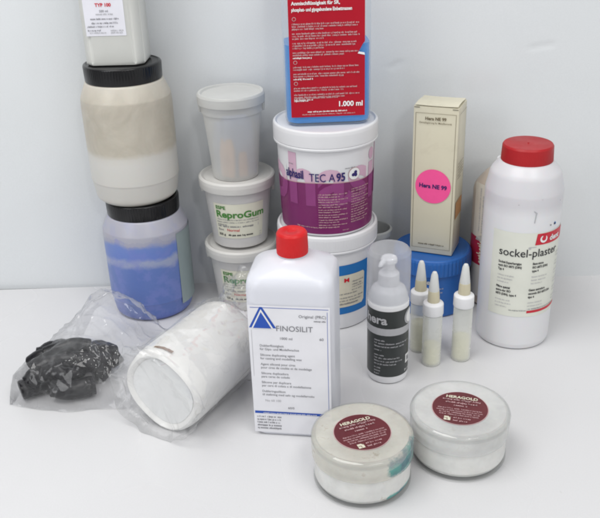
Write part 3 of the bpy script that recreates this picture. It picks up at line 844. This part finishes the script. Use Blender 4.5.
# =================================================================== ROUND JARS IN FRONT
def stained(name, col, teal, rough=.3, alpha=None, zlo=0, dirt=.35, ang=(.0, .7)):
    """white plaster-smeared plastic; the stained jar has teal pigment round one side"""
    m, nt, out = newmat(name)
    p = N(nt, 'ShaderNodeBsdfPrincipled', Roughness=rough)
    c = ramp(nt, noisetex(nt, 45, 5, .6), [(.3, tuple(x*.80 for x in col)), (.55, tuple(x*.95 for x in col)), (.75, tuple(min(1, x*1.05) for x in col))]).outputs[0]
    f = ramp(nt, noisetex(nt, 95, 6, .7, .3), [(.60, (0,)*3), (.70, (min(1, dirt*1.8),)*3)]).outputs[0]
    c = mixcol(nt, f, c, (.42, .36, .28))
    f2 = ramp(nt, noisetex(nt, 22, 4, .6, .5), [(.5, (0,)*3), (.75, (dirt*.6,)*3)]).outputs[0]
    c = mixcol(nt, f2, c, (.62, .60, .50))
    if teal:
        co = objco(nt); sx = nt.nodes.new('ShaderNodeSeparateXYZ'); nt.links.new(co, sx.inputs[0])
        a = mathn(nt, 'ARCTAN2', sx.outputs[1], sx.outputs[0])
        d = mathn(nt, 'ABSOLUTE', mathn(nt, 'SUBTRACT', a, -.95))
        near = mathn(nt, 'SUBTRACT', 1.0, mathn(nt, 'MULTIPLY', d, 1.15), True)
        rr = mathn(nt, 'SQRT', mathn(nt, 'ADD', mathn(nt, 'MULTIPLY', sx.outputs[0], sx.outputs[0]), mathn(nt, 'MULTIPLY', sx.outputs[1], sx.outputs[1])))
        rim = mathn(nt, 'GREATER_THAN', rr, .0350)
        k = mathn(nt, 'ADD', mathn(nt, 'MULTIPLY', near, .30), mathn(nt, 'SUBTRACT', noisetex(nt, 75, 6, .7), .20))
        zz = ramp(nt, mathn(nt, 'MULTIPLY', sx.outputs[2], 1/.045, True), [(0, (1,)*3), (.16, (.8,)*3), (.28, (.12,)*3), (.52, (.1,)*3), (.62, (1,)*3), (.86, (.95,)*3), (1, (.45,)*3)]).outputs[0]
        f = mathn(nt, 'MULTIPLY', mathn(nt, 'MULTIPLY', k, rim), mathn(nt, 'MULTIPLY', near, 2.2, True))
        f = mathn(nt, 'MULTIPLY', f, zz)
        f = ramp(nt, f, [(.29, (0,)*3), (.40, (.85,)*3)]).outputs[0]
        tcol = ramp(nt, noisetex(nt, 100, 4), [(.4, (.01, .14, .20)), (.6, (.03, .33, .30))]).outputs[0]
        c = mixcol(nt, f, c, tcol)
    nt.links.new(c, p.inputs['Base Color']); sh = p.outputs[0]
    p.inputs['Subsurface Weight'].default_value = .1; p.inputs['Subsurface Scale'].default_value = .004
    b = N(nt, 'ShaderNodeBump', Strength=.15, Distance=.001)
    nt.links.new(noisetex(nt, 90, 4), b.inputs['Height']); nt.links.new(b.outputs[0], p.inputs['Normal'])
    if alpha is not None:
        t = N(nt, 'ShaderNodeBsdfTransparent')
        lw = N(nt, 'ShaderNodeLayerWeight', Blend=.3)
        fac = mathn(nt, 'ADD', mathn(nt, 'MULTIPLY', lw.outputs['Facing'], .35), alpha, True)
        mx = nt.nodes.new('ShaderNodeMixShader')
        nt.links.new(fac, mx.inputs[0]); nt.links.new(t.outputs[0], mx.inputs[1]); nt.links.new(sh, mx.inputs[2]); sh = mx.outputs[0]
    nt.links.new(sh, out.inputs[0]); return m

M_maroon = plastic('maroon_label', (.11, .012, .018), .4, var=.12, scale=60)
M_shell = film('clear_jar_plastic', (.95, .955, .95), gloss=.05, rough=.1, bump=0, haze=.05)
def sample_jar(label, loc, rz, teal, grp=None):
    t = thing('round_jar', label, 'jar', loc, rz)
    R = .0374; col = (.70, .68, .61) if teal else (.76, .76, .75)
    if not teal: col = (.74, .745, .74)
    inner = stained('plaster_fill_stained' if teal else 'plaster_fill', (.74, .74, .72), teal, .5, dirt=.35 if teal else .12)
    lidm = stained('smeared_lid' if teal else 'cloudy_lid', col, teal, .22, alpha=.50 if teal else .50, dirt=.4 if teal else .12)
    fill = .0235 if teal else .0215
    lathe('body', [(0, .0030), (R-.0045, .0030), (R-.0022, .0045, .002), (R-.0008, .0075, .002), (R-.0006, fill, .001), (R-.0006, .0300), (0, .0300)], inner, t)
    lathe('base_rim', [(0, .0004), (R-.003, .0004), (R, .0022, .0025), (R, .0060, .001), (R-.0006, .0070)], M_shell, t)
    lathe('lid', [(R-.0002, .0252), (R+.0006, .0252, .0004), (.0383, .0262, .0004), (.0384, .0405, .0020), (.0362, .0428, .0012), (.0350, .0424, .0005), (.0340, .0424), (0, .0424)], lidm, t)
    # clear bead round the edge of the lid
    lathe('rim', [(.0352, .0431), (.0366, .0434, .0004), (.0382, .0424, .0010), (.0389, .0405, .0006), (.0388, .0380)], M_shell, t)
    st = Print(Flat((0, 0, .0424), (1, 0, 0), (0, 1, 0)))
    st.disc(0, 0, .0218, INK['rose'], .0003, 72); st.disc(0, 0, .0212, M_maroon, .0005, 72)
    lb = st.build(t, 'label')
    p = Print(Flat((0, 0, .0424), (1, 0, 0), (0, 1, 0)))
    h = .0008; V = -.001
    p.text('HERAGOLD', -.0000, .0118, .0046, 'cream', True, 'c', h=h, xs=1.02)
    p.lines(0, .0088, .0290, .0028, 1, 'rose', last=1, align='c', h=h, dens=1.7)
    p.lines(0, .0050, .0235, .0028, 1, 'rose', last=1, align='c', h=h, dens=1.7)
    p.lines(0, .0014, .0100, .0028, 1, 'rose', last=1, align='c', h=h, dens=1.7)
    p.lines(0, -.0030, .0350, .0022, 2, 'rose', last=1, align='c', h=h, lead=1.2, dens=.9)
    p.lines(0, -.0082, .0310, .0022, 2, 'rose', last=.95, align='c', h=h, lead=1.2, dens=.9)
    p.rect(-.0105, -.0180, -.0055, -.0130, 'cream', h); p.rect(-.0102, -.0157, -.0078, -.0153, M_maroon, h+.0002); p.rect(-.0082, -.0178, -.0078, -.0157, M_maroon, h+.0002)
    p.poly([(-.0072, -.0132), (-.0057, -.0132), (-.0057, -.0150)], M_maroon, h+.0002)
    p.lines(-.0035, -.0145, .013, .0023, 2, 'rose', last=.8, h=h, dens=1.4)
    p.build(lb)
    return t
sample_jar('round clear jar of white powder stained teal round its side, nearest the camera', (.0423, .5031, 0), radians(20), True)
sample_jar('round clear jar of white powder with clean cloudy lid, no teal stains', (.1205, .5285, 0), radians(-17), False)

# =================================================================== GREY LID BEHIND THE BUCKETS
t = thing('cup_lid', 'pale grey translucent beaker mostly hidden behind the white buckets', 'cup', (.0790, .8060, 0), 0)
gm = plastic('grey_translucent', (.45, .46, .46), .35, alpha=.75)
lathe('body', [(0, 0), (.0150, 0, .001), (.0185, .074, .001), (.0175, .074), (.014, .002), (0, .002)], gm, t, seg=64)
lathe('rim', [(.0186, .0705), (.0198, .0705, .0005), (.0200, .0765, .001), (.0175, .0775, .0005), (.0174, .074)], gm, t, seg=64)

# =================================================================== PLASTIC BAGS
_cr = random.Random(21)
_dirs = [(Vector((_cr.uniform(-1, 1), _cr.uniform(-1, 1), _cr.uniform(-1, 1))).normalized(), _cr.uniform(16, 34)*1.55**k, k, Vector((_cr.random()*9, _cr.random()*9, 0))) for k in range(4) for _ in range(4)]
def crumple(p, scales=((38, .0030), (80, .0014), (170, .0006))):
    """straight-ish sharp folds in several directions, fading in and out"""
    s = 0
    amp = [scales[0][1]*.8, scales[1][1]*.9, scales[1][1]*.5, scales[2][1]*.5]
    for d, f, k, o in _dirs:
        w = noise.noise(p*(14+9*k)+o)
        mod = max(0, noise.noise(p*(11+7*k)-o*2)+.25)
        x = (p.dot(d)*f + w*1.1) % 1
        tri = abs(2*x-1)
        s += 1.7*amp[k]*mod*(math.exp(-tri*3.2)-.28)
    return s

def cubic(P, t):
    """Catmull-Rom through a list of Vectors"""
    n = len(P)-1; x = min(max(t*n, 0), n-1e-6); i = int(x); f = x-i
    p0, p1, p2, p3 = P[max(i-1, 0)], P[i], P[i+1], P[min(i+2, n)]
    return .5*((2*p1)+(p2-p0)*f+(2*p0-5*p1+4*p2-p3)*f*f+(3*p1-p0-3*p2+p3)*f*f*f)

M_bag = film('polythene_film', (.985, .985, .99), gloss=.03, rough=.07, bump=.5, scale=48, haze=.065, cap=.45)
def bag1():
    G = [[(-.264, .614, .001), (-.236, .605, .001), (-.205, .600, .001), (-.176, .603, .001), (-.152, .600, .001)],
         [(-.263, .630, .016), (-.240, .624, .034), (-.205, .622, .042), (-.176, .626, .038), (-.149, .618, .022)],
         [(-.252, .662, .018), (-.235, .665, .034), (-.205, .665, .048), (-.172, .665, .046), (-.141, .652, .028)],
         [(-.238, .690, .018), (-.220, .695, .042), (-.193, .700, .054), (-.166, .694, .044), (-.138, .680, .024)],
         [(-.224, .703, .014), (-.208, .718, .048), (-.184, .722, .056), (-.158, .712, .044), (-.132, .698, .020)],
         [(-.220, .712, .004), (-.206, .733, .030), (-.180, .738, .036), (-.154, .728, .024), (-.128, .712, .004)]]
    G = [[Vector(q) for q in r] for r in G]
    nu, nv = 130, 130
    def S(a, b): return cubic([cubic(r, a) for r in G], b)
    bm = bmesh.new(); g = []
    for j in range(nv+1):
        row = []
        for i in range(nu+1):
            a, b = i/nu, j/nv; c = S(a, b)
            e = .004
            du = S(min(a+e, 1), b)-S(max(a-e, 0), b); dv = S(a, min(b+e, 1))-S(a, max(b-e, 0))
            n = du.cross(dv).normalized()
            k = min(1, 6*b)*(1 if b < .9 else 1)
            q = Vector((c.x*1.0, c.y*.75, c.z))
            c = c + n*crumple(q, ((34, .0036), (75, .0024), (160, .0016)))*k*(.8+.7*min(1, max(0, (c.x+.215)/.06)))
            # ragged outline
            edge = min(a, 1-a, b+.02, 1-b)
            if edge < .04: c += Vector((noise.noise(c*60), noise.noise(c*60+Vector((5, 5, 5))), 0))*.004*(1-edge/.04)
            c.z = max(c.z, .0008)
            row.append(bm.verts.new(c))
        g.append(row)
    for j in range(nv):
        for i in range(nu): bm.faces.new((g[j][i], g[j][i+1], g[j+1][i+1], g[j+1][i]))
    # skirts down to the table at both sides, and the underside
    for side in (0, nu):
        prev = None
        for j in range(nv+1):
            v = g[j][side]; w = bm.verts.new((v.co.x+(.004 if side == 0 else -.004), v.co.y, .0006))
            if prev: bm.faces.new((prev[0], v, w, prev[1]))
            prev = (v, w)
    o = bm_link('plastic_bag', bm, M_bag, None, angle=180)
    o['label'] = 'crumpled clear plastic bag around the black rubber pieces, at the left'; o['category'] = 'plastic bag'
    # black rubber contents
    M_rub = plastic('black_rubber', (.004, .0035, .006), .30, var=.4, scale=60, bump=.5, bscale=120, spec=.3)
    bm = bmesh.new(); R = random.Random(5)
    def tube(path, r, n=16, m=40):
        P = [Vector((-.2545+(q[0]+.2545)*.86, q[1]+.004, q[2]*1.02)) for q in path]; prev = None; up = Vector((0, 0, 1))
        for k in range(m+1):
            c = cubic(P, k/m); d = (cubic(P, min(k/m+.01, 1))-cubic(P, max(k/m-.01, 0))).normalized()
            x = d.cross(up).normalized(); y = x.cross(d)
            rr = r*(1.06+.12*noise.noise(c*110))
            if k in (0, m): rr *= .86
            ring = [bm.verts.new(c+(x*cos(2*pi*j/n)+y*sin(2*pi*j/n))*rr*(1+.08*noise.noise(c*260+Vector((j*.8, 0, 0))))) for j in range(n)]
            if prev:
                for j in range(n): bm.faces.new((prev[j], prev[(j+1) % n], ring[(j+1) % n], ring[j]))
            else: bm.faces.new(ring[::-1])
            prev = ring
        bm.faces.new(prev)
    tube([(-.2545, .6175, .0095), (-.243, .623, .0105), (-.222, .630, .0115), (-.200, .628, .011), (-.180, .632, .011)], .0088)
    tube([(-.250, .640, .009), (-.232, .645, .010), (-.208, .650, .010), (-.185, .648, .010), (-.172, .642, .010)], .0090)
    tube([(-.248, .659, .009), (-.230, .664, .010), (-.205, .667, .010), (-.182, .664, .010)], .0088)
    tube([(-.238, .628, .0225), (-.222, .636, .026), (-.200, .636, .027), (-.182, .638, .024), (-.170, .648, .018)], .0085)
    tube([(-.243, .650, .0235), (-.225, .654, .026), (-.205, .654, .027), (-.186, .652, .025), (-.172, .660, .014)], .0085)
    tube([(-.220, .618, .0120), (-.206, .615, .0110), (-.192, .617, .0100), (-.178, .622, .0100)], .0082)
    tube([(-.232, .640, .033), (-.214, .644, .036), (-.198, .648, .0365), (-.186, .650, .033)], .0062)
    tube([(-.185, .640, .030), (-.176, .655, .026), (-.168, .660, .018), (-.160, .655, .010)], .0065)
    for k in range(16):
        x = R.uniform(-.236, -.176); y = R.uniform(.622, .664); z = .018+.010*R.random(); a = R.uniform(-.6, .6); L_ = R.uniform(.009, .016)
        tube([(x-L_*cos(a), y-L_*sin(a), z-.004), (x, y, z+.002), (x+L_*cos(a), y+L_*sin(a), z-.005)], R.uniform(.0060, .0085), m=14)
    o = bm_link('rubber_tubing', bm, M_rub, None, angle=60)
    o['label'] = 'bundle of crumpled black rubber tubing inside the clear plastic bag'; o['category'] = 'rubber tubing'
bag1()

def wrapped_bottle():
    ax = Vector((.0490, .0850, 0)).normalized(); side = Vector((ax.y, -ax.x, 0)); up = Vector((0, 0, 1))
    rz = math.atan2(ax.y, ax.x)
    B = Vector((-.1190, .5700, 0)); R = .0375
    t = thing('wrapped_bottle', 'white plastic bottle lying on its side inside a clear bag, its base facing front left', 'bottle', B, rz)
    # local frame: +X along the axis of the bottle; section in YZ
    def sec(k, n=72, pw=2.45):
        out = []
        for j in range(n):
            a = 2*pi*j/n; c, s = cos(a), sin(a)
            r = R*k*(abs(c)**pw+abs(s)**pw)**(-1/pw)
            out.append((r*c*1.0, r*s*.98))
        return out
    tilt = radians(38)
    def ringat(bm, x, k, zc=None):
        zc = zc if zc is not None else .0372
        pts = sec(k); c, s = cos(tilt), sin(tilt)
        return [bm.verts.new((x, y*c-z*s, zc+y*s+z*c)) for y, z in pts]
    def skin(bm, rings, cap0=True, cap1=True):
        for a, b in zip(rings, rings[1:]):
            for j in range(len(a)): bm.faces.new((a[j], a[(j+1) % len(a)], b[(j+1) % len(a)], b[j]))
        if cap0: bm.faces.new(rings[0][::-1])
        if cap1: bm.faces.new(rings[-1])
        bmesh.ops.recalc_face_normals(bm, faces=bm.faces)
    bm = bmesh.new()
    prof = [(.0032, .78), (.0016, .82), (.0004, .855), (0, .88), (.0008, .915), (.0028, .95), (.0060, .978), (.0105, .995), (.015, 1), (.088, 1), (.094, .985), (.099, .94), (.103, .86), (.107, .68), (.110, .48)]
    skin(bm, [ringat(bm, x, k) for x, k in prof], True, True)
    wm = plastic('white_wrapped_bottle', (.78, .775, .76), .42, sss=.1, var=.03, dirt=((.66, .60, .50), .12, 14))
    bm_link('body', bm, wm, t, angle=40)
    bm = bmesh.new(); skin(bm, [ringat(bm, .0028, .78), ringat(bm, .0032, .70), ringat(bm, .0055, .66), ringat(bm, .0060, .3)])
    bm_link('base_recess', bm, plastic('grey_base', (.79, .80, .80), .42, var=.05, dirt=((.42, .43, .43), .25, 26)), t)
    bm = bmesh.new(); skin(bm, [ringat(bm, .1095, .40), ringat(bm, .1100, .44), ringat(bm, .124, .43), ringat(bm, .1255, .38)])
    bm_link('cap', bm, M_white, t)
    # rust coloured scrap near the top edge of the base
    bm = bmesh.new(); g = []
    for i in range(9):
        a = radians(78+28*i/8)
        for r_, x in ((.0379, .0075), (.0380, .0105)):
            g.append(bm.verts.new((x+.0008*noise.noise(Vector((i*.9, r_, 0))), r_*cos(a)*1.0, .0372+r_*sin(a)*1.035)))
    for i in range(8): bm.faces.new((g[2*i], g[2*i+1], g[2*i+3], g[2*i+2]))
    bm_link('rust_mark', bm, ink('rust_brown', (.22, .12, .07), var=.3), t)
    # the bag
    bm = bmesh.new(); rings = []; n = 150; m = 170
    for i in range(m+1):
        s = -.012+.158*i/m
        if s < .0: k = 1.035; zc = .0378
        elif s < .098: k = 1.03; zc = .0378
        else:
            f = (s-.098)/.048; k = 1.03-.45*min(1, f*1.6)+.55*max(0, f-.45); zc = .0378+.014*f
        ring = []
        for j in range(n):
            a = 2*pi*j/n
            c_, s_ = cos(a), sin(a); pw = 2.3
            pw = 2.45; r = R*k*(abs(cos(a-tilt))**pw+abs(sin(a-tilt))**pw)**(-1/pw)
            fold = 1+(.10 if s > .1 else .02)*sin(a*9+s*60)+(.05 if s < 0 else 0)*sin(a*7)
            y, z = r*c_*fold, zc+r*s_*fold
            # film hangs away from the bottle near the table
            if z < .020 and s < .12: y *= 1+.22*(1-z/.020)*(1 if y > 0 else .5)
            w = Vector((s, y, z)); q = Vector((s*.7, y, z))+Vector((.3, 0, 0))
            dn = Vector((0, c_, s_))
            w += dn*max(-.0004 if 0 < s < .1 else -.02, crumple(q, ((36, .0036), (80, .0020), (170, .0008)))*(.40 if 0 < s < .085 else 1.4))
            w.x += .003*noise.noise(Vector((0, y*60, z*60)))*(1 if s < .0 or s > .12 else 0)
            w.z = max(w.z, .0007)
            ring.append(bm.verts.new(w))
        rings.append(ring)
    for a, b in zip(rings, rings[1:]):
        for j in range(n): bm.faces.new((a[j], a[(j+1) % n], b[(j+1) % n], b[j]))
    # folded front of the bag lying loosely over the base
    c0 = rings[0]; prev = c0
    for k, kk in ((1, .75), (2, .45), (3, .15)):
        ring = []
        for j, v in enumerate(c0):
            c = Vector((-.012, 0, .030)); p_ = c+(v.co-c)*kk; p_.x = v.co.x*(1-.3*k)+.003+.0035*noise.noise(p_*90); p_.z = max(p_.z, .001)
            p_.x = min(p_.x, -.0015)
            ring.append(bm.verts.new(p_))
        for j in range(n): bm.faces.new((prev[j], prev[(j+1) % n], ring[(j+1) % n], ring[j]))
        prev = ring
    bm.faces.new(prev)
    bmesh.ops.recalc_face_normals(bm, faces=bm.faces)
    o = bm_link('plastic_bag', bm, film('thin_polythene_film', (.99, .99, .99), gloss=.02, rough=.12, bump=.40, scale=45, haze=.075, cap=.23), None, angle=180)
    o.location = B; o.rotation_euler = (0, 0, rz)
    o['label'] = 'clear plastic bag wrapped around the white bottle lying on its side'; o['category'] = 'plastic bag'
wrapped_bottle()

# =================================================================== LIGHT
w = bpy.data.worlds.new('World'); sc.world = w; w.use_nodes = True
bg = w.node_tree.nodes['Background']; bg.inputs[1].default_value = .56
wn = w.node_tree; tcw = wn.nodes.new('ShaderNodeTexCoord'); nz_ = N(wn, 'ShaderNodeTexNoise', Scale=1.6, Detail=2)
wn.links.new(tcw.outputs['Generated'], nz_.inputs['Vector'])
wn.links.new(ramp(wn, nz_.outputs[0], [(.36, (.45, .46, .47)), (.50, (.95, .97, .98)), (.64, (1.5, 1.52, 1.5))]).outputs[0], bg.inputs[0])
def area(name, loc, target, size, power, col=(1, 1, 1), sy=None):
    l = bpy.data.lights.new(name, 'AREA'); l.energy = power; l.size = size; l.color = col
    if sy: l.shape = 'RECTANGLE'; l.size_y = sy
    o = bpy.data.objects.new(name, l); COL.objects.link(o); o.location = loc
    o.rotation_euler = (Vector(target)-Vector(loc)).to_track_quat('-Z', 'Y').to_euler(); return o
area('ceiling_lamp', (-.45, .25, 1.5), (0, .65, 0), 1.0, 11, (1, .99, .97), .5)
area('left_area_light', (-1.3, -.6, 1.0), (0, .7, .1), .8, 7, (.97, .98, 1))  # broad soft light from the left, behind the camera; no window known there
area('second_ceiling_lamp', (.6, -.2, 1.7), (.05, .65, 0), .6, 7.5, (1, .99, .97), .3)

area('added_glint_light', (.35, -.75, 1.05), (0, .7, .1), .10, 2.2, (1, .99, .97))  # added behind the camera for glints on film, bottles and wall dents

# =================================================================== CAMERA
cam = bpy.data.cameras.new('Camera'); co = bpy.data.objects.new('Camera', cam); COL.objects.link(co)
cam.sensor_fit = 'HORIZONTAL'; cam.sensor_width = 36; cam.lens = 827.96/600*36; cam.clip_end = 50; cam.clip_start = .01
R3 = Matrix(((.9994277, .0338261, 0), (-.0146544, .4329793, -.9012847), (-.0304870, .9007690, .4332272)))
co.matrix_world = Matrix.Translation((0, 0, .43)) @ R3.to_4x4()
sc.camera = co
sc.view_settings.view_transform = 'Standard'; sc.view_settings.look = 'None'; sc.view_settings.exposure = 0
sc.cycles.filter_width = 2.1; sc.cycles.max_bounces = 12; sc.cycles.transparent_max_bounces = 16
